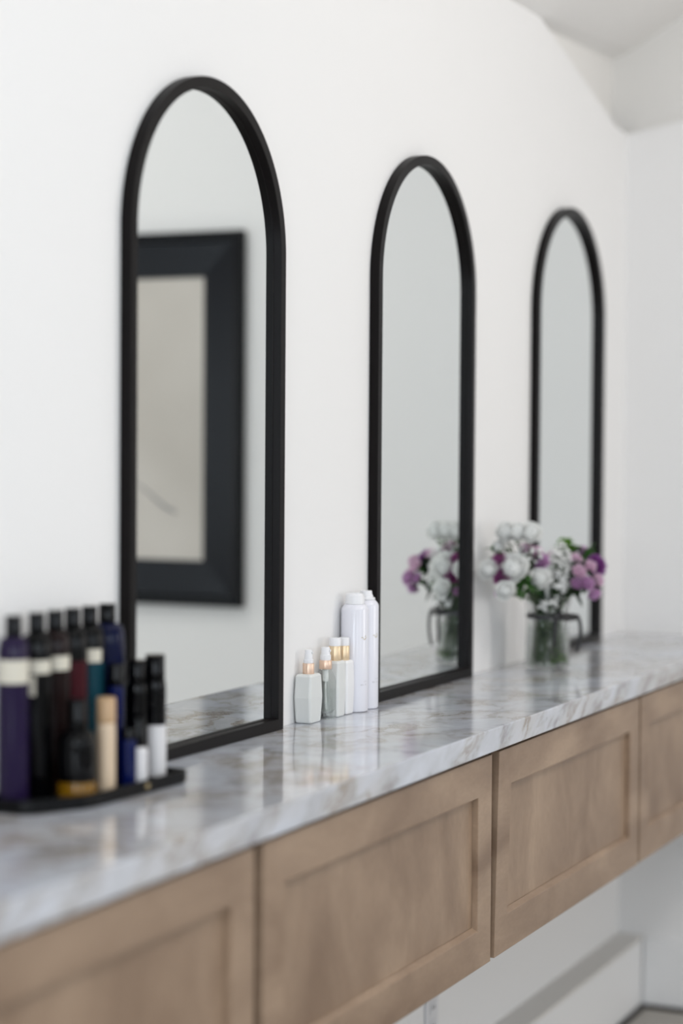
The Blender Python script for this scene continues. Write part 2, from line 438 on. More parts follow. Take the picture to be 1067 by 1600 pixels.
def shaker(parent, x0, x1, z0, z1, y_face, tilt=0.0, st=0.075):
    """door frame with a recessed flat panel, face looking to -y"""
    bm = bmesh.new()
    th = 0.020; rc = 0.012; ch = 0.0012
    xm = (x0+x1)/2
    def P(x, zz, y): return (x, y, zz)
    O = [(x0, z0), (x1, z0), (x1, z1), (x0+tilt, z1)]
    I = [(x0+st, z0+st), (x1-st, z0+st), (x1-st, z1-st), (x0+st+tilt*.7, z1-st)]
    I2 = [(x0+st+ch, z0+st+ch), (x1-st-ch, z0+st+ch), (x1-st-ch, z1-st-ch), (x0+st+ch+tilt*.7, z1-st-ch)]
    yf, yb, yp = y_face, y_face+th, y_face+rc
    rings = [[P(a, b, yb) for a, b in O], [P(a, b, yf) for a, b in O], [P(a, b, yf) for a, b in I], [P(a, b, yf+ch*.6) for a, b in I2], [P(a, b, yb) for a, b in I2]]
    lip = .006                       # sloping lower lip of the recess
    rings[3] = [(p[0], yf+rc-.001, p[2]+lip) if i < 2 else p for i, p in enumerate(rings[3])]
    rings[4] = [(p[0], p[1], p[2]+lip) if i < 2 else p for i, p in enumerate(rings[4])]
    I2 = [(q[0], q[1]+(lip if i < 2 else 0)) for i, q in enumerate(I2)]
    rs = [[bm.verts.new(p) for p in r] for r in rings]
    for A, B in zip(rs, rs[1:]+rs[:1]):
        for k in range(4):
            bm.faces.new((A[k], A[(k+1) % 4], B[(k+1) % 4], B[k]))
    d = link('door', bm, M['wood'], parent, bevel=0.0012)
    bm = bmesh.new()
    prism(bm, [P(a, b, yp) for a, b in [(q[0]+.0005*(1 if i in (0, 3) else -1), q[1]+.0005*(1 if i < 2 else -1)) for i, q in enumerate(I2)]], (0, 0.007, 0))
    link('panel', bm, M['woodpanel'], d)
    return d
doors = [(1.72, 2.741, -0.470, -0.0545, 0.0, 'wall-hung brown wooden cabinet below the tray of dark bottles, leftmost of the row'),
         (2.7715, 3.789, -0.469, -0.0545, 0.0, 'wall-hung brown wooden cabinet under the worktop below the white bottles and cans'),
         (3.811, 4.842, -0.468, -0.0545, 0.021, 'wall-hung brown wooden cabinet below the flower vase, wide dark gap at its left edge'),
         (4.858, 5.882, -0.467, -0.0545, 0.0, 'wall-hung brown wooden cabinet nearest the end wall, cut off by the right edge')]
for x0, x1, z0, z1, tl, lab in doors:
    t = thing('wall_cabinet', lab, 'cabinet', ((x0+x1)/2, 0, ZC), 0, 'wall-hung cabinets under the worktop')
    h = (x1-x0)/2
    bm = nbox(-h-.005, h+.005, -0.356, -0.001, -0.452, -0.0470)
    link('body', bm, M['wood_gap_shade'], t)
    shaker(t, -h, h, z0, z1, -0.3785, tl)

# power outlet under the cabinets
t = thing('power_outlet', 'small white power outlet plate on the white wall under the cabinets', 'outlet', (4.416, -0.0005, z(-0.785)))
link('cover_plate', nbox(-.037, .037, -.006, 0, -.06, .06), M['outlet'], t, bevel=.003)
for zz in (.022, -.022):
    s_ = link('socket', nbox(-.017, .017, -.0085, -.0062, zz-.014, zz+.014), M['outlet'], t, bevel=.002)
    bm = bmesh.new(); box(bm, -.008, -.005, -.0092, -.0086, zz-.004, zz+.006); box(bm, .005, .008, -.0092, -.0086, zz-.004, zz+.006)
    link('slot', bm, M['dark'], s_)

# ------------------------------------------------------------------ arched mirrors
MW, MH, MT, MB_, MG = 0.59536, 1.22, 0.0218, 0.0215, 0.0051
def arch_pts(inset, n=64):
    w = MW/2 - inset
    cz = MH - MW/2
    pts = [(-w, inset), (w, inset)]
    for i in range(n+1):
        a = math.pi*i/n
        pts.append((w*math.cos(a), cz + w*math.sin(a)))
    return pts
def make_mirror(x, lab):
    t = thing('arched_mirror', lab, 'mirror', (x + MW/2, -0.0004, ZC+.0004), 0, 'arched mirrors on the wall')
    bm = bmesh.new()
    rings = []
    for ins, y in ((0, 0), (0, -MT), (MB_, -MT), (MB_, -MG-.0008), (MB_+.0015, -MG-.0006), (MB_+.0015, 0)):
        rings.append([bm.verts.new((px, y, pz)) for px, pz in arch_pts(ins)])
    for A, B in zip(rings, rings[1:]+rings[:1]):
        n = len(A)
        for k in range(n): bm.faces.new((A[k], A[(k+1) % n], B[(k+1) % n], B[k]))
    link('frame', bm, M['mframe'], t, smooth=True, bevel=0.0012, sharp=35)
    bm = bmesh.new()
    prism(bm, [(px, -MG, pz) for px, pz in arch_pts(MB_+.0016)], (0, 0.004, 0))
    link('mirror_glass', bm, M['mirror'], t)
    return t
make_mirror(2.97592, 'tall arched mirror with thin black frame reflecting the large framed picture')
make_mirror(4.02957, 'tall arched mirror with thin black frame in the middle, reflecting the flowers')
make_mirror(5.09343, 'tall arched mirror with thin black frame behind the flowers, nearest the corner')

# ------------------------------------------------------------------ framed picture on the end wall (seen in the nearest mirror)
def picture():
    y1, y0 = -1.298, -2.30
    z0, z1 = z(0.028), z(1.268)
    yc, zc = (y0+y1)/2, (z0+z1)/2
    t = thing('framed_picture', 'large picture in a wide black frame, seen reflected in the nearest mirror', 'picture', (XE-.0005, yc, zc))
    hw, hh = (y1-y0)/2, (z1-z0)/2
    def ring(o, i, d0, d1):
        bm = bmesh.new()
        rs = []
        for ins, x in ((o, 0), (o, -d0), (i, -d1), (i, 0)):
            rs.append([bm.verts.new((x, sy*(hw-ins), sz*(hh-ins))) for sy, sz in ((-1, -1), (1, -1), (1, 1), (-1, 1))])
        for A, B in zip(rs, rs[1:]+rs[:1]):
            for k in range(4): bm.faces.new((A[k], A[(k+1) % 4], B[(k+1) % 4], B[k]))
        return bm
    link('frame', ring(0, .034, .035, .032), M['artframe'], t, bevel=.004)
    link('wide_inner_frame', ring(.0345, .150, .026, .016), M['artmat'], t, bevel=.002)
    bm = nbox(-.010, -.002, -(hw-.152), hw-.152, -(hh-.122), hh-.122)
    pr = link('drawing', bm, M['paper'], t)
    bm = bmesh.new()   # thin diagonal pencil stroke with a darker end
    def loc(y, zz): return Vector((-.0106, y-yc, z(zz)-zc))
    a, b_ = loc(-1.72, .435), loc(-1.552, .335)
    tube(bm, [a + (b_-a)*(i/8) + Vector((0, 0, .006*math.sin(i*.8))) for i in range(9)], [.0022, .0028, .003, .0032, .004, .005, .006, .0055, .003], 6)
    link('pencil_stroke', bm, M['ink'], pr)
    bm = bmesh.new()
    for (y, zz, r_) in ((-1.60, .292, .004), (-1.612, .286, .003), (-1.59, .284, .003)):
        c = loc(y, zz); tube(bm, [c, c+Vector((0, r_*2, -r_))], r_*.5, 6)
    link('small_marks', bm, M['inkgold'], pr)
picture()

# ------------------------------------------------------------------ tray of dark bottles
TZ = 0.0075
def tray():
    t = thing('tray', 'low black tray with raised rim carrying dark bottles on the worktop', 'tray', (2.74, -.09, ZC+.0004))
    outer = [(2.912, -.163), (2.66, -.150), (2.635, -.143), (2.555, -.100), (2.548, -.085), (2.548, -.016), (2.92, -.018), (2.936, -.030), (2.930, -.150), (2.925, -.160)]
    outer = [(x-2.74, y+.09) for x, y in outer]
    cx = sum(p[0] for p in outer)/len(outer); cy = sum(p[1] for p in outer)/len(outer)
    def ins(d):
        out = []; n = len(outer)
        for i in range(n):
            p0, p1, p2 = Vector(outer[i-1]), Vector(outer[i]), Vector(outer[(i+1) % n])
            n1 = Vector(((p1-p0).y, -(p1-p0).x)).normalized(); n2 = Vector(((p2-p1).y, -(p2-p1).x)).normalized()
            nn = (n1+n2).normalized()
            if nn.dot(p1-Vector((cx, cy))) > 0: nn = -nn
            k = 1/max(.5, abs(nn.dot(n1)))
            out.append(p1 + nn*d*k)
        return out
    bm = bmesh.new()
    loft(bm, [[(p[0], p[1], 0) for p in ins(.003)], [(p[0], p[1], .004) for p in outer], [(p[0], p[1], .022) for p in outer],
              [(p[0], p[1], .022) for p in ins(.004)], [(p[0], p[1], TZ) for p in ins(.005)]])
    link('rim_and_base', bm, M['tray'], t, bevel=.001)
    bm = bmesh.new()
    a = math.atan2(.013, .252)
    pts = []
    for k in range(20):
        u = .006*math.cos(k*math.pi/10); v = .0045*math.sin(k*math.pi/10)
        pts.append((2.80-2.74+u, -.1574+.09-.0004+u*-math.tan(a), .0125+v))
    prism(bm, pts, (0, -.0008, 0))
    link('gold_emblem', bm, M['gold'], t)
tray()
BZ = ZC + TZ + .0006
FACE = math.atan2(-1.70, -2.75)     # direction in which labels look

def band(bm, r, z0, z1, half, c=FACE, n=16):
    lathe(bm, [(r, z0), (r+.0004, z0), (r+.0004, z1), (r, z1)], n=n, a0=c-half, a1=c+half)
def dark_bottle(name, x, y, r, hb, hs, rc, ht, body, lab, labels=(), cap='cap', shoulder=0.6, group='dark hair-product bottles on the tray', cat='bottle', captop=None):
    """hb top of straight body, hs top of shoulder, rc cap radius, ht total height"""
    t = thing(name, lab, cat, (x, y, BZ), 0, group)
    prof = [(0, .002), (r*.8, .0), (r*.96, .0015), (r, .005), (r, hb)]
    for i in range(1, 7):
        a = i/6*math.pi/2
        prof.append((rc*.92+(r-rc*.92)*math.cos(a)**shoulder, hb+(hs-hb)*math.sin(a)))
    prof.append((rc*.92, hs+.002)); prof.append((0, hs+.002))
    b_ = link('body', nlathe(prof, n=48), M[body], t, smooth=True)
    cz = hs+.0005
    cp = [(0, cz), (rc*.98, cz), (rc, cz+.001), (rc, cz+(ht-cz)*.35), (rc*.985, cz+(ht-cz)*.38), (rc*.985, ht-.002), (rc*.93, ht), (0, ht)]
    link('cap', nlathe(cp, n=40), M[cap], t, smooth=True)
    for (z0, z1, half, dc, m) in labels:
        bm = bmesh.new(); band(bm, r+.0002, z0, z1, half, FACE+dc)
        link('label', bm, M[m], b_, smooth=True)
    return t
TB = [(2.578, 'purple', 'tall purple bottle with cream label band and black cap, leftmost on the tray', [(.187, .222, 1.25, 0, 'cream')]),
      (2.6415, 'black', 'tall black bottle with cream label and narrow second label below, second from left at back', [(.196, .216, 1.1, 0, 'cream'), (.162, .192, .30, -.35, 'cream')]),
      (2.6945, 'brown', 'tall dark brown bottle with bright cream label, third from left at the back', [(.196, .218, 1.2, 0, 'cream')]),
      (2.7455, 'black', 'tall black and burgundy bottle without label, fourth from the left at the back', [(.02, .205, 2.9, 0, 'red')]),
      (2.7965, 'black', 'tall black and teal bottle with cream label, fifth from the left at the back', [(.02, .198, 2.9, 0, 'teal'), (.199, .220, .9, 0, 'cream')]),
      (2.856, 'navy', 'tall glossy navy bottle with black cap at the back beside the mirror frame', [])]
for x, body, lab, lb in TB:
    rr = .0235 if x < 2.84 else .0285
    y = -.052 if x < 2.84 else -.049
    dark_bottle('tall_bottle', x, y, rr, .226, .256, .0125 if x < 2.84 else .0140, .288, body, lab, lb)
dark_bottle('pump_bottle', 2.6624, -.112, .0295, .088, .108, .0150, .1560, 'black', 'squat amber bottle with black upper half and black cap at the front of the tray', [(.008, .030, 1.5, 0, 'amber')], shoulder=.9)
dark_bottle('slim_bottle', 2.7279, -.1245, .0148, .094, .112, .0150, .152, 'beige', 'slim beige bottle with tan cap at the front of the tray', [], cap='tan', shoulder=.7)
dark_bottle('slim_bottle', 2.808, -.094, .0125, .140, .160, .0125, .196, 'cobalt', 'tall slim cobalt blue bottle with black cap standing behind the beige bottle', [])
dark_bottle('small_bottle', 2.783, -.132, .0130, .070, .080, .011, .098, 'cobalt', 'short cobalt blue bottle between the beige bottle and the white-labelled one', [])
dark_bottle('small_bottle', 2.8135, -.132, .0158, .055, .064, .0120, .108, 'whitelabel', 'short white bottle with a tall black dropper cap at the front of the tray', [], shoulder=.8)
dark_bottle('tall_bottle', 2.875, -.094, .0185, .138, .160, .0150, .196, 'black', 'plain black bottle standing between the two white-labelled bottles', [])
dark_bottle('medium_bottle', 2.9030, -.112, .0185, .140, .162, .0165, .203, 'black', 'black bottle with wide white lower label, rightmost on the tray', [(.004, .088, 2.6, 0, 'whitelabel')])

# ------------------------------------------------------------------ white products beside the first mirror
def rect_ring(hx, hy, zz, ch=.003):
    return [(hx, -hy+ch, zz), (hx, hy-ch, zz), (hx-ch, hy, zz), (-hx+ch, hy, zz), (-hx, hy-ch, zz), (-hx, -hy+ch, zz), (-hx+ch, -hy, zz), (hx-ch, -hy, zz)]
def faceted(name, x, y, rz, hx, hy, hb, collar, rc, top, rt, body, coll, lab, cat='bottle', nozzle=True, capr=False, group='white hair products by the mirror'):
    t = thing(name, lab, cat, (x, y, ZC+.0005), rz, group)
    bm = bmesh.new()
    loft(bm, [rect_ring(hx*.76, hy*.84, 0), rect_ring(hx*.82, hy*.90, .003), rect_ring(hx, hy, hb*.52, .0045), rect_ring(hx*.84, hy*.93, hb*.955), rect_ring(hx*.70, hy*.80, hb)])
    link('body', bm, M[body], t, bevel=.0012, seg=3)
    link('collar', nlathe([(0, hb-.001), (rc*.97, hb-.001), (rc, hb), (rc, hb+collar-.001), (rc*.96, hb+collar), (0, hb+collar)], n=40), M[coll], t, smooth=True)
    zz = hb+collar+.0002
    if capr:
        prof = [(0, zz), (rc*.96, zz), (rc*.97, zz+top-.002), (rc*.88, zz+top), (0, zz+top)]
        link('cap', nlathe(prof, n=40), M['whitep'], t, smooth=True)
    else:
        prof = [(0, zz), (rt*1.15, zz), (rt*1.15, zz+top*.25), (rt, zz+top*.28), (rt*.86, zz+top-.0015), (rt*.7, zz+top), (0, zz+top)]
        ph = link('spray_head', nlathe(prof, n=36), M['whitep'], t, smooth=True)
        bm = bmesh.new()
        tube(bm, [(0, -rt*.5, zz+top*.78), (0, -rt*1.15, zz+top*.80)], .0024, 12)
        link('nozzle', bm, M['whitep'], ph, smooth=True)
    return t
faceted('faceted_spray_bottle', 3.6860, -.0215, 0, .0310, .0193, .098, .021, .0118, .027, .0086, 'greyp', 'rose', 'short faceted pale grey bottle with rose gold collar and white spray top')
def glass_bottle():
    t = thing('clear_spray_bottle', 'clear glass spray bottle with rose gold collar between two faceted grey bottles', 'bottle', (3.7520, -.0290, ZC+.0005), 0, 'white hair products by the mirror')
    bm = bmesh.new()
    a, b = .0215, .0172
    sec = [(a*.9, b*.9, 0), (a, b, .003), (a, b, .076), (a*.88, b*.92, .086), (a*.5, b*.62, .098), (.0095, .0095, .1005), (.0095, .0095, .104)]
    inn = [(.0075, .0075, .1035), (.0075, .0075, .0995), (a*.42, b*.52, .0965), (a*.78, b*.82, .085), (a*.88, b*.86, .075), (a*.88, b*.86, .018), (a*.6, b*.6, .012)]
    loft(bm, [rect_ring(p, q, zz, min(p, q)*.38) for p, q, zz in sec+inn])
    link('glass_body', bm, M['thinglass'], t, bevel=.0006, smooth=True, sharp=25)
    bm = bmesh.new(); loft(bm, [rect_ring(p, q, zz, min(p, q)*.38) for p, q, zz in ((a*.61, b*.61, .0116), (a*.895, b*.875, .0177), (a*.895, b*.875, .060))])
    link('liquid', bm, M['liquid'], t)
    bm = bmesh.new(); tube(bm, [(0, 0, .075), (0, 0, .0605)], .0014, 10)
    tube(bm, [(0, 0, .0595), (.002, 0, .035), (.005, 0, .018)], .0014, 10)
    link('dip_tube', bm, M['tubep'], t, smooth=True)
    link('pump_chamber', nlathe([(0, .0755), (.0055, .076), (.0062, .080), (.0062, .103), (0, .103)], n=24), M['tubep'], t, smooth=True)
    hb = .1045
    link('collar', nlathe([(.0102, hb-.003), (.0125, hb-.003), (.0130, hb-.002), (.0130, hb+.014), (.0124, hb+.0150), (0, hb+.0150), (0, hb-.0002), (.0102, hb-.0002)], n=40), M['rose'], t, smooth=True)
    zz = hb+.0153
    ph = link('spray_head', nlathe([(0, zz), (.0110, zz), (.0110, zz+.010), (.0096, zz+.011), (.0088, zz+.0245), (.0078, zz+.0262), (0, zz+.0262)], n=36), M['whitep'], t, smooth=True)
    bm = bmesh.new(); tube(bm, [(0, -.005, zz+.019), (0, -.0110, zz+.0195)], .0026, 12)
    link('nozzle', bm, M['whitep'], ph, smooth=True)
glass_bottle()
faceted('faceted_bottle', 3.7965, -.0300, 0, .0215, .0172, .115, .030, .0126, .0165, .0125, 'greyp2', 'goldc', 'taller faceted pale grey bottle with gold collar and white cap, behind the clear glass bottle', capr=True)
faceted('faceted_bottle', 3.8405, -.0300, 0, .0215, .0172, .112, .030, .0118, .0165, .0115, 'whitematte', 'goldc', 'faceted white bottle with gold collar and white cap beside the two tall cans', capr=True)

def wrapped_text(body, size, r, zc, ang, mat_, parent, name='printed_text'):
    cu = bpy.data.curves.new(name, 'FONT'); cu.body = body; cu.size = size; cu.align_x = 'CENTER'; cu.space_character = 1.5
    tmp = bpy.data.objects.new('tmp', cu); C.objects.link(tmp)
    dg = bpy.context.evaluated_depsgraph_get(); dg.update()
    me = bpy.data.meshes.new_from_object(tmp.evaluated_get(dg))
    bpy.data.objects.remove(tmp)
    for v in me.vertices:
        a = ang + v.co.x/r; h = v.co.y
        v.co = Vector((r*math.cos(a), r*math.sin(a), zc+h))
    me.materials.clear(); me.materials.append(mat_)
    o = bpy.data.objects.new(name, me); C.objects.link(o); o.parent = parent
    return o
def flower_mark(r, zc, ang, parent):
    bm = bmesh.new()
    def petal(u, v, l, w, th):
        w *= 1.5
        pts = []
        for k in range(12):
            a = 2*math.pi*k/12
            x = l*math.cos(a); y = w*math.sin(a)
            X = u + x*math.cos(th)-y*math.sin(th); Y = v + x*math.sin(th)+y*math.cos(th)
            al = ang + X/r
            pts.append(bm.verts.new((r*math.cos(al), r*math.sin(al), zc+Y)))
        bm.faces.new(pts)
    petal(-.0050, .0015, .0032, .0007, .1); petal(-.0020, -.0015, .0022, .0006, -.5); petal(.0035, .0040, .0026, .0008, 1.1)
    petal(.0030, -.0015, .0030, .0011, .2); petal(.0058, .0010, .0018, .0007, .6); petal(.0008, -.0035, .0016, .0005, 0)
    return link('printed_flower', bm, M['inkgold'], parent)
def can(x, y, r, hbody, hsh, rcap, htop, lab, stepped, ma):
    t = thing('spray_can', lab, 'spray can', (x, y, ZC+.0005), 0, 'tall white spray cans')
    prof = [(0, .003), (r*.85, .002), (r*.93, 0), (r*.985, .0015), (r, .005), (r, hbody)]
    for i in range(1, 7):
        a = i/6
        prof.append((r+(rcap*1.03-r)*a**1.15, hbody+(hsh-hbody)*(a**(.75))))
    prof.append((0, hsh))
    b_ = link('can_body', nlathe(prof, n=64), M['can'], t, smooth=True, sharp=30)
    z0 = hsh+.0003
    if stepped:
        pc = [(0, z0), (rcap, z0), (rcap*1.04, z0+.002), (rcap, z0+.005), (rcap*.80, z0+.006), (rcap*.78, z0+.010), (rcap*.70, z0+.011), (rcap*.66, htop-.001), (rcap*.6, htop), (0, htop)]
        link('spray_cap', nlathe(pc, n=40), M['whitep'], t, smooth=True, sharp=30)
    else:
        pc = [(0, z0), (rcap*.98, z0), (rcap, z0+.002), (rcap*.97, z0+.004), (rcap*.95, htop-.008), (rcap*.88, htop-.003), (rcap*.70, htop-.0005), (rcap*.45, htop), (0, htop)]
        cp = link('spray_cap', nlathe(pc, n=48), M['whitep'], t, smooth=True, sharp=50)
        a = FACE+.3
        bm = bmesh.new(); c = Vector((math.cos(a), math.sin(a), 0))*rcap*.55
        tube(bm, [c+Vector((0, 0, htop-.004)), c+Vector((0, 0, htop+.0006))], .006, 20)
        link('finger_press', bm, M['whitep'], cp, smooth=True, sharp=30)
    flower_mark(r+.0003, .155, ma, b_)
    wrapped_text('J A', .0036, r+.0003, .063, ma+.12, M['ink'], b_)
    wrapped_text('BAL AY', .0036, r+.0003, .056, ma, M['ink'], b_)
can(3.8920, -.0315, .0290, .2130, .2250, .0208, .2490, 'tall white aerosol can with wide domed cap, nearer of the two cans', False, FACE+.62)
can(3.9500, -.0315, .0275, .2180, .2300, .0190, .2500, 'tall white aerosol can with narrow stepped cap against the middle mirror frame', True, FACE+.72)

# ------------------------------------------------------------------ vase
VX, VY = 4.880, -0.126
CR = Vector((0.41, -0.91, 0))      # rightwards as seen along the worktop
def vase():
    t = thing('glass_vase', 'clear glass vase holding cut flowers, black ribbon tied round its neck', 'vase', (VX, VY, ZC+.0005))
    outer = [(0, 0), (.050, 0), (.055, .003), (.0565, .010), (.0555, .05), (.0535, .10), (.0525, .130), (.055, .155), (.0605, .184)]
    inner = [(.0575, .184), (.052, .155), (.0495, .130), (.0505, .10), (.0525, .05), (.053, .014), (.048, .008), (0, .007)]
    link('glass_body', nlathe(outer+inner, n=64), M['glass'], t, smooth=True, sharp=40)
    wi = [(0, .0066), (.0484, .0076), (.0534, .0136), (.0529, .05), (.0509, .10), (.0505, .108), (0, .108)]
    link('water', nlathe(wi, n=64), M['water'], t, smooth=True, sharp=40)
    def strip(bm, pts, wvec, th=.0006):
        rs = []
        for p, wv in zip(pts, wvec if isinstance(wvec, list) else [wvec]*len(pts)):
            p = Vector(p); wv = Vector(wv)
            i = pts.index(tuple(p)) if tuple(p) in pts else 0
            rs.append((p-wv, p+wv))
        va = [(bm.verts.new(a), bm.verts.new(b)) for a, b in rs]
        for A, B in zip(va[:-1], va[1:]): bm.faces.new((A[0], A[1], B[1], B[0]))
    bm = bmesh.new()
    lathe(bm, [(.0536, .1285), (.0548, .1285), (.0548, .1385), (.0536, .1385), (.0536, .1285)], n=64)
    rb = link('ribbon', bm, M['ribbon'], t, smooth=True)
    # bow: two loops, knot and two hanging tails at the side facing the room
    kc = Vector((.41*.012, -.91*.012, 0)) + Vector((-.92, -.40, 0))*.056 + Vector((0, 0, .134))
    k2 = CR*.050 + Vector((-.91, -.41, 0))*.028 + Vector((0, 0, .133))
    bm = bmesh.new()
    upv = Vector((0, 0, .0048))
    loop1 = bez(kc, kc-CR*.02+Vector((-.02, 0, .022)), kc-CR*.07+Vector((-.02, 0, .006)), kc-CR*.072+Vector((-.002, 0, .002)), 10)
    loop1 += bez(loop1[-1], kc-CR*.07+Vector((-.02, 0, -.006)), kc-CR*.02+Vector((-.02, 0, -.004)), kc, 8)[1:]
    for pts in (loop1[:0] or [], ):
        pass
    def rib(pts, wv):
        va = []
        for p in pts: va.append((bm.verts.new(p-wv), bm.verts.new(p+wv)))
        for A, B in zip(va[:-1], va[1:]): bm.faces.new((A[0], A[1], B[1], B[0]))
    rib(bez(kc, kc+CR*.012+Vector((0, 0, .022)), kc+CR*.030+Vector((0, 0, .012)), kc+CR*.002, 12), upv*1.2)
    rib(bez(kc, kc+CR*.03+Vector((-.01, 0, .008)), k2+Vector((-.004, 0, .006)), k2+CR*.027, 12), upv*1.2)
    rib(bez(k2+CR*.027, k2+CR*.012+Vector((0, 0, -.008)), kc+CR*.03+Vector((-.01, 0, -.006)), kc, 12), upv)
    bmesh.ops.create_icosphere(bm, subdivisions=2, radius=.0085, matrix=Matrix.Translation(kc))
    o = link('bow', bm, M['ribbon'], rb, smooth=True); sd = o.modifiers.new('thickness', 'SOLIDIFY'); sd.thickness = .0007
    bm = bmesh.new()
    tw = (CR+Vector((-.2, 0, 0))).normalized()*.0046
    rib(bez(kc, kc+CR*.012+Vector((-.006, 0, -.02)), kc-CR*.004+Vector((-.006, 0, -.045)), kc+CR*.004+Vector((-.004, 0, -.075)), 12), tw)
    o = link('ribbon_tail', bm, M['ribbon'], rb, smooth=True); sd = o.modifiers.new('thickness', 'SOLIDIFY'); sd.thickness = .0007
    bm = bmesh.new()
    rib(bez(k2+CR*.024, k2+CR*.034+Vector((0, 0, -.02)), k2+CR*.033+Vector((0, 0, -.06)), k2+CR*.020+Vector((0, 0, -.088)), 14), tw)
    o = link('ribbon_tail', bm, M['ribbon'], rb, smooth=True); sd = o.modifiers.new('thickness', 'SOLIDIFY'); sd.thickness = .0007
vase()

# ------------------------------------------------------------------ flowers
rnd = random.Random(7)
def petal_grid(bm, base, out, up, length, width, curl, ruff=0.0, nu=5, nv=4, jag=0.0):
    """a petal growing from base along out, cupping towards up"""
    side = out.cross(up).normalized()
    g = []
    ph = rnd.random()*6
    for j in range(nv+1):
        v = j/nv
        row = []
        wv = width*math.sin(math.pi*(.12+.62*v))
        for i in range(nu+1):
            u = i/nu*2-1
            l = length*v*(1-.12*u*u) + (jag*rnd.uniform(-1, 1)*length if j == nv else 0)
            a = curl*v
            p = base + out*(l*math.cos(a)) + up*(l*math.sin(a)+ .25*wv*u*u*v) + side*(u*wv)
            if ruff: p += up*(ruff*v*math.sin(u*5+ph)) + out*(ruff*.6*v*math.cos(u*6+ph*2))
            row.append(bm.verts.new(p))
        g.append(row)
    for A, B in zip(g[:-1], g[1:]):
        for i in range(nu): bm.faces.new((A[i], A[i+1], B[i+1], B[i]))
def frame_of(ax):
    ax = Vector(ax).normalized()
    u = ax.cross(Vector((0.3, 0.5, 0.9))).normalized()
    return ax, u, ax.cross(u)
def rose_bloom(bm, c, ax, r):
    ax, u, v = frame_of(ax)
    bmesh.ops.create_icosphere(bm, subdivisions=2, radius=r*.70, matrix=Matrix.Translation(c))
    n = 0
    for k in range(26):
        a = k*2.39996
        t = k/25
        tilt = 1.35 - 1.25*t          # inner petals upright, outer ones open
        d = (u*math.cos(a)+v*math.sin(a))
        out = (d*math.cos(tilt) + ax*math.sin(tilt)).normalized()
        up = (ax*math.cos(tilt) - d*math.sin(tilt)).normalized()
        base = c - ax*r*.55 + d*r*(.10+.28*t)
        petal_grid(bm, base, out, up, r*(1.45-.35*t), r*(.50+.22*t), .55*(1-.3*t), r*.03)
def carnation_bloom(bm, c, ax, r):
    ax, u, v = frame_of(ax)
    bmesh.ops.create_icosphere(bm, subdivisions=2, radius=r*.50, matrix=Matrix.Translation(c+ax*r*.05))
    for k in range(44):
        a = k*2.39996
        t = (k+.5)/44
        tilt = 1.5 - 1.45*t**.8
        d = (u*math.cos(a)+v*math.sin(a))
        out = (d*math.cos(tilt) + ax*math.sin(tilt)).normalized()
        up = (ax*math.cos(tilt) - d*math.sin(tilt)).normalized()
        petal_grid(bm, c - ax*r*.55, out, up, r*(1.35-.15*t), r*.40, .30, r*.13, nu=5, nv=3, jag=.14)
def calyx(bm, c, ax, r):
    ax = Vector(ax).normalized()
    tube(bm, [c-ax*r*.45, c-ax*r*.75, c-ax*r*1.15, c-ax*r*1.5], [r*.45, r*.42, r*.28, r*.08], 10)
def leaf(bm, p, d, l, w, up=Vector((0, 0, 1))):
    d = Vector(d).normalized(); s = d.cross(up)
    if s.length < .1: s = d.cross(Vector((1, 0, 0)))
    s.normalize(); nrm = s.cross(d)
    prev = None
    for i in range(7):
        t = i/6
        c = p + d*l*t - Vector((0, 0, 1))*l*.22*t*t
        ww = w*math.sin(math.pi*min(1, .04+t*.96))**.8
        row = [bm.verts.new(c-s*ww+nrm*ww*.35), bm.verts.new(c), bm.verts.new(c+s*ww+nrm*ww*.35)]
        if prev:
            bm.faces.new((prev[0], prev[1], row[1], row[0])); bm.faces.new((prev[1], prev[2], row[2], row[1]))
        prev = row
VC = Vector((VX, VY, ZC))
def stem_path(tip, k):
    a = k*2.39996
    foot = VC + Vector((.036*math.cos(a), .036*math.sin(a), .014))
    dn = Vector((tip.x-VX, tip.y-VY, 0))
    dn = dn.normalized()*min(.034, dn.length*.4+.004) if dn.length > 1e-4 else dn
    neck = VC + dn + Vector((.006*math.cos(a*2), .006*math.sin(a*2), .150))
    return bez(foot, foot.lerp(neck, .5)+Vector((0, 0, .02)), neck+Vector((0, 0, .0)), neck, 8) + bez(neck, neck+(neck-foot)*.25, tip.lerp(neck, .35)+Vector((0, 0, .012)), tip, 8)[1:]
kcount = 0
def flower(name, cat, pos, r, matk, kind, lab, ax=None, group='cut flowers in the glass vase'):
    global kcount
    kcount += 1
    c = Vector((pos[0], pos[1], pos[2]+ZC))
    if ax is None:
        ax = (c - (VC+Vector((0, 0, .15)))).normalized()*1.0 + Vector((-.35, -.25, .15))
    ax = Vector(ax).normalized()
    r *= 1.16
    t = thing(name, lab, cat, c, 0, group)
    o = Vector((0, 0, 0))
    bm = bmesh.new()
    (rose_bloom if kind == 'rose' else carnation_bloom)(bm, o, ax, r)
    link('bloom', bm, M[matk], t, smooth=True, sharp=0)
    bm = bmesh.new(); calyx(bm, o, ax, r)
    link('calyx', bm, M['leaf'], t, smooth=True)
    bm = bmesh.new()
    tube(bm, [p-c for p in stem_path(c-ax*r*1.3, kcount)], .0019, 6)
    link('stem', bm, M['stem'], t, smooth=True)
    return t
W = 'rose'
flower('white_rose', 'flower', (4.7000, -.095, .2620), .0280, 'petal_white', W, 'large white rose on the left of the bouquet, biggest of the white blooms')
flower('white_rose', 'flower', (4.7487+.02, -.142, .2340), .0205, 'petal_white', W, 'round white rose low at the centre of the bouquet just above the vase')
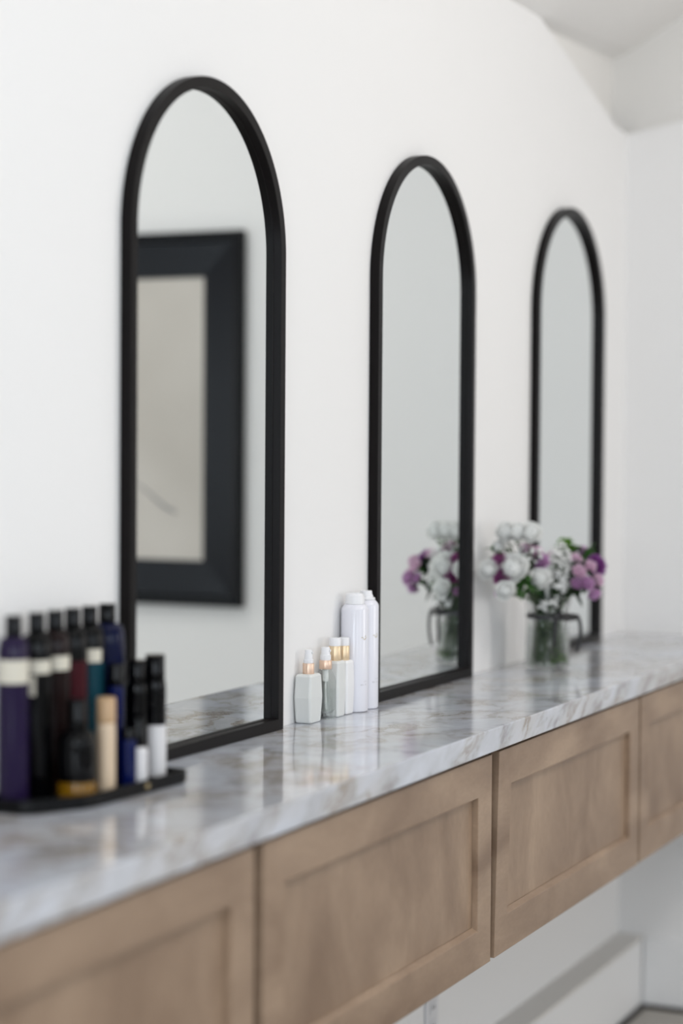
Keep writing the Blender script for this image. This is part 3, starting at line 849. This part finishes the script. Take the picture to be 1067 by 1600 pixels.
flower('white_rose', 'flower', (4.7311, -.130, .3500), .0215, 'petal_white', W, 'white bloom highest in the bouquet, rightmost of the three at the top', ax=(-.6, -.4, .6))
flower('white_rose', 'flower', (4.7219, -.098, .3510), .0205, 'petal_white', W, 'white bloom at the top of the bouquet, middle of the three at the top', ax=(-.6, -.3, .7))
flower('white_rose', 'flower', (4.7173, -.070, .3500), .0205, 'petal_white', W, 'white bloom at the top of the bouquet, leftmost of the three at the top', ax=(-.7, -.2, .6))
flower('white_rose', 'flower', (4.6784, -.038, .2580), .0190, 'petal_white', W, 'white rose at the far left of the bouquet, close to the wall')
flower('white_rose', 'flower', (4.6650, -.088, .2090), .0175, 'petal_white', W, 'white rose drooping low at the left beside the vase rim')
flower('white_rose', 'flower', (4.6959+.02, -.110, .2550), .0140, 'petal_white', W, 'small white rose just right of the biggest white rose')
flower('white_bud', 'flower', (4.7182, -.050, .3133), .0130, 'petal_white', W, 'small white bud at the upper left of the bouquet')
flower('magenta_flower', 'flower', (4.7007, -.060, .2790), .0175, 'petal_magenta', 'carn', 'dark magenta bloom between the far left rose and the biggest white rose')
flower('magenta_flower', 'flower', (4.6879+.005, -.070, .2413), .0190, 'petal_magenta', 'carn', 'purple-magenta bloom below the dark magenta one on the left')
flower('magenta_flower', 'flower', (4.6937, -.060, .2010), .0085, 'petal_lilac', 'carn', 'tiny lilac bloom hanging lowest on the left of the bouquet')
flower('purple_flower', 'flower', (4.9300, -.235, .2620), .0250, 'petal_purple', 'carn', 'large deep purple bloom at the right edge of the bouquet', ax=(-.5, -.75, .35))
flower('lilac_carnation', 'flower', (4.7950, -.135, .2760), .0185, 'petal_lilac', 'carn', 'lilac carnation at the middle of the bouquet above the low white rose', ax=(-.8, -.3, .5))
flower('pink_carnation', 'flower', (4.7700, -.105, .3080), .0130, 'petal_pink', 'carn', 'small pale pink bloom above the biggest white rose')
flower('pink_carnation', 'flower', (4.7900, -.125, .2990), .0140, 'petal_pink', 'carn', 'small pink bloom just above the central lilac carnation')
flower('lilac_carnation', 'flower', (4.9800, -.185, .2930), .0150, 'petal_lilac', 'carn', 'lilac bloom topmost on the right side against the green leaves')
flower('pink_carnation', 'flower', (4.8734, -.200, .2788), .0155, 'petal_pink', 'carn', 'pale pink bloom at the upper right beside the baby’s breath'.replace('’', "'"))
flower('pink_carnation', 'flower', (4.8600, -.244, .2639), .0140, 'petal_pink', 'carn', 'pale pink bloom touching the left side of the large purple bloom')
flower('lilac_carnation', 'flower', (4.8168+.01, -.225, .2521), .0160, 'petal_pink', 'carn', 'pink bloom at the centre of the right-hand cluster')
flower('lilac_carnation', 'flower', (4.8233, -.220, .2213), .0135, 'petal_lilac', 'carn', 'lilac bloom at the lower left of the right-hand cluster')
flower('lilac_carnation', 'flower', (4.8300, -.246, .2223), .0165, 'petal_lilac', 'carn', 'lilac bloom at the lower middle of the right-hand cluster')
flower('lilac_carnation', 'flower', (4.8753, -.258, .2290), .0145, 'petal_pink', 'carn', 'lilac-pink bloom directly under the large purple bloom')
flower('lilac_carnation', 'flower', (4.8713, -.250, .1940), .0150, 'petal_lilac', 'carn', 'lilac bloom hanging lowest at the right end of the bouquet', ax=(-.3, -.4, -.8))
flower('pink_carnation', 'flower', (4.9600, -.105, .2800), .0115, 'petal_pink', 'carn', 'small pale pink bloom behind the baby\'s breath near the black mirror frame')

def babys_breath(c, rx, rz, n, lab, seed):
    global kcount
    kcount += 1
    r_ = random.Random(seed)
    c = Vector((c[0], c[1], c[2]+ZC))
    t = thing('babys_breath', lab, 'flower', c, 0, "sprays of tiny white flowers in the vase")
    bl = bmesh.new(); st = bmesh.new()
    root = Vector((0, 0, -rz*1.15))
    tube(st, [p-c for p in stem_path(c+root, kcount)], .0011, 5)
    for i in range(n):
        d = Vector((r_.gauss(0, 1), r_.gauss(0, 1), r_.gauss(0, 1))).normalized()*r_.uniform(.35, 1)**.5
        p = CR*d.x*rx + Vector((-.91, -.41, 0))*d.y*rx*.8 + Vector((0, 0, d.z*rz))
        rr = r_.uniform(.0032, .0062)
        bmesh.ops.create_icosphere(bl, subdivisions=2, radius=rr, matrix=Matrix.Translation(p) @ Matrix.Diagonal((1, 1, .75, 1)))
        tube(st, bez(root, root.lerp(p, .4)+Vector((0, 0, .01)), root.lerp(p, .8), p, 5), .0005, 4)
    for f in bl.faces: pass
    for v in bl.verts: v.co += Vector((r_.uniform(-1, 1), r_.uniform(-1, 1), r_.uniform(-1, 1)))*.0006
    b_ = link('tiny_blossoms', bl, M['petal_white'], t, smooth=True, sharp=0); b_['kind'] = 'stuff'
    link('stem', st, M['stem'], t, smooth=True)
babys_breath((4.850, -.165, .2650), .036, .042, 85, "dense spray of tiny white baby's breath in the centre of the bouquet", 3)
babys_breath((4.835, -.160, .2150), .032, .034, 55, "lower spray of tiny white baby's breath spilling over the vase rim", 5)
babys_breath((4.835, -.145, .1680), .030, .018, 30, "tiny white flowers tucked just inside the vase rim above the ribbon", 12)
babys_breath((4.900, -.150, .2950), .026, .026, 34, "small upper spray of tiny white flowers beside the green leaves", 8)
babys_breath((4.770, -.115, .2950), .032, .034, 40, "thin spray of tiny white flowers at the upper left of the bouquet", 9)

def greenery(c, n, l, w, matk, lab, seed, spread=.03, low=False):
    global kcount
    kcount += 1
    r_ = random.Random(seed)
    c = Vector((c[0], c[1], c[2]+ZC))
    t = thing('leafy_sprig', lab, 'foliage', c, 0, 'green leaves among the flowers')
    bm = bmesh.new()
    for i in range(n):
        d = Vector((r_.gauss(0, 1), r_.gauss(0, 1), r_.gauss(.3, .8))).normalized()
        p = Vector((r_.uniform(-1, 1), r_.uniform(-1, 1), r_.uniform(-1, 1)))*spread*.6
        leaf(bm, p, d, l*r_.uniform(.7, 1.2), w*r_.uniform(.7, 1.2))
    o = link('leaves', bm, M[matk], t, smooth=True)
    bm = bmesh.new()
    if low: tube(bm, [Vector((0, 0, 0)), Vector((.0, 0, .03)), Vector((.002, .004, .14))], .0015, 6)
    else: tube(bm, [p-c for p in stem_path(c, kcount)], .0016, 6)
    link('stem', bm, M['stem'], t, smooth=True)
greenery((4.7699, -.085, .325), 7, .026, .008, 'leaf', 'small green leaves under the white blooms at the top', 1, .02)
greenery((4.7300, -.060, .310), 6, .024, .007, 'leaf', 'small green leaves beside the white bud at the upper left', 2, .015)
greenery((4.7080, -.045, .300), 5, .024, .006, 'leaf', 'green leaf tips at the far upper left near the wall', 3, .012)
greenery((4.9450, -.150, .300), 18, .036, .012, 'leafbright', 'bright green leaves at the top right of the vase bouquet', 4, .02)
greenery((4.9700, -.195, .290), 16, .038, .012, 'leaf', 'green leaves behind the large purple bloom', 5, .025)
greenery((4.7250, -.115, .225), 20, .034, .010, 'leaf', 'green leaves between the two low white roses on the left', 6, .03)
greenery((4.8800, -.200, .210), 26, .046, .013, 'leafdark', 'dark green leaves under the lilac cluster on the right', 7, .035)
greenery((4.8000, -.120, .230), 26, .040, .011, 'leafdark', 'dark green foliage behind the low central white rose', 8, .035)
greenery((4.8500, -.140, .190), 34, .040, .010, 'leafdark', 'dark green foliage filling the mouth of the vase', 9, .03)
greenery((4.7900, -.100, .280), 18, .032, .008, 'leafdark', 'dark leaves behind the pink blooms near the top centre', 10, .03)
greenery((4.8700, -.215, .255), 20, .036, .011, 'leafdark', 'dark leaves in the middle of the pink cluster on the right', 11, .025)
greenery((4.8743, -.157, .028), 12, .019, .010, 'leafbright', 'bright green leaves under water at the right of the vase', 12, .012, low=True)
greenery((4.8530, -.112, .028), 10, .018, .007, 'leaf', 'green leaves under water at the left of the vase', 13, .010, low=True)
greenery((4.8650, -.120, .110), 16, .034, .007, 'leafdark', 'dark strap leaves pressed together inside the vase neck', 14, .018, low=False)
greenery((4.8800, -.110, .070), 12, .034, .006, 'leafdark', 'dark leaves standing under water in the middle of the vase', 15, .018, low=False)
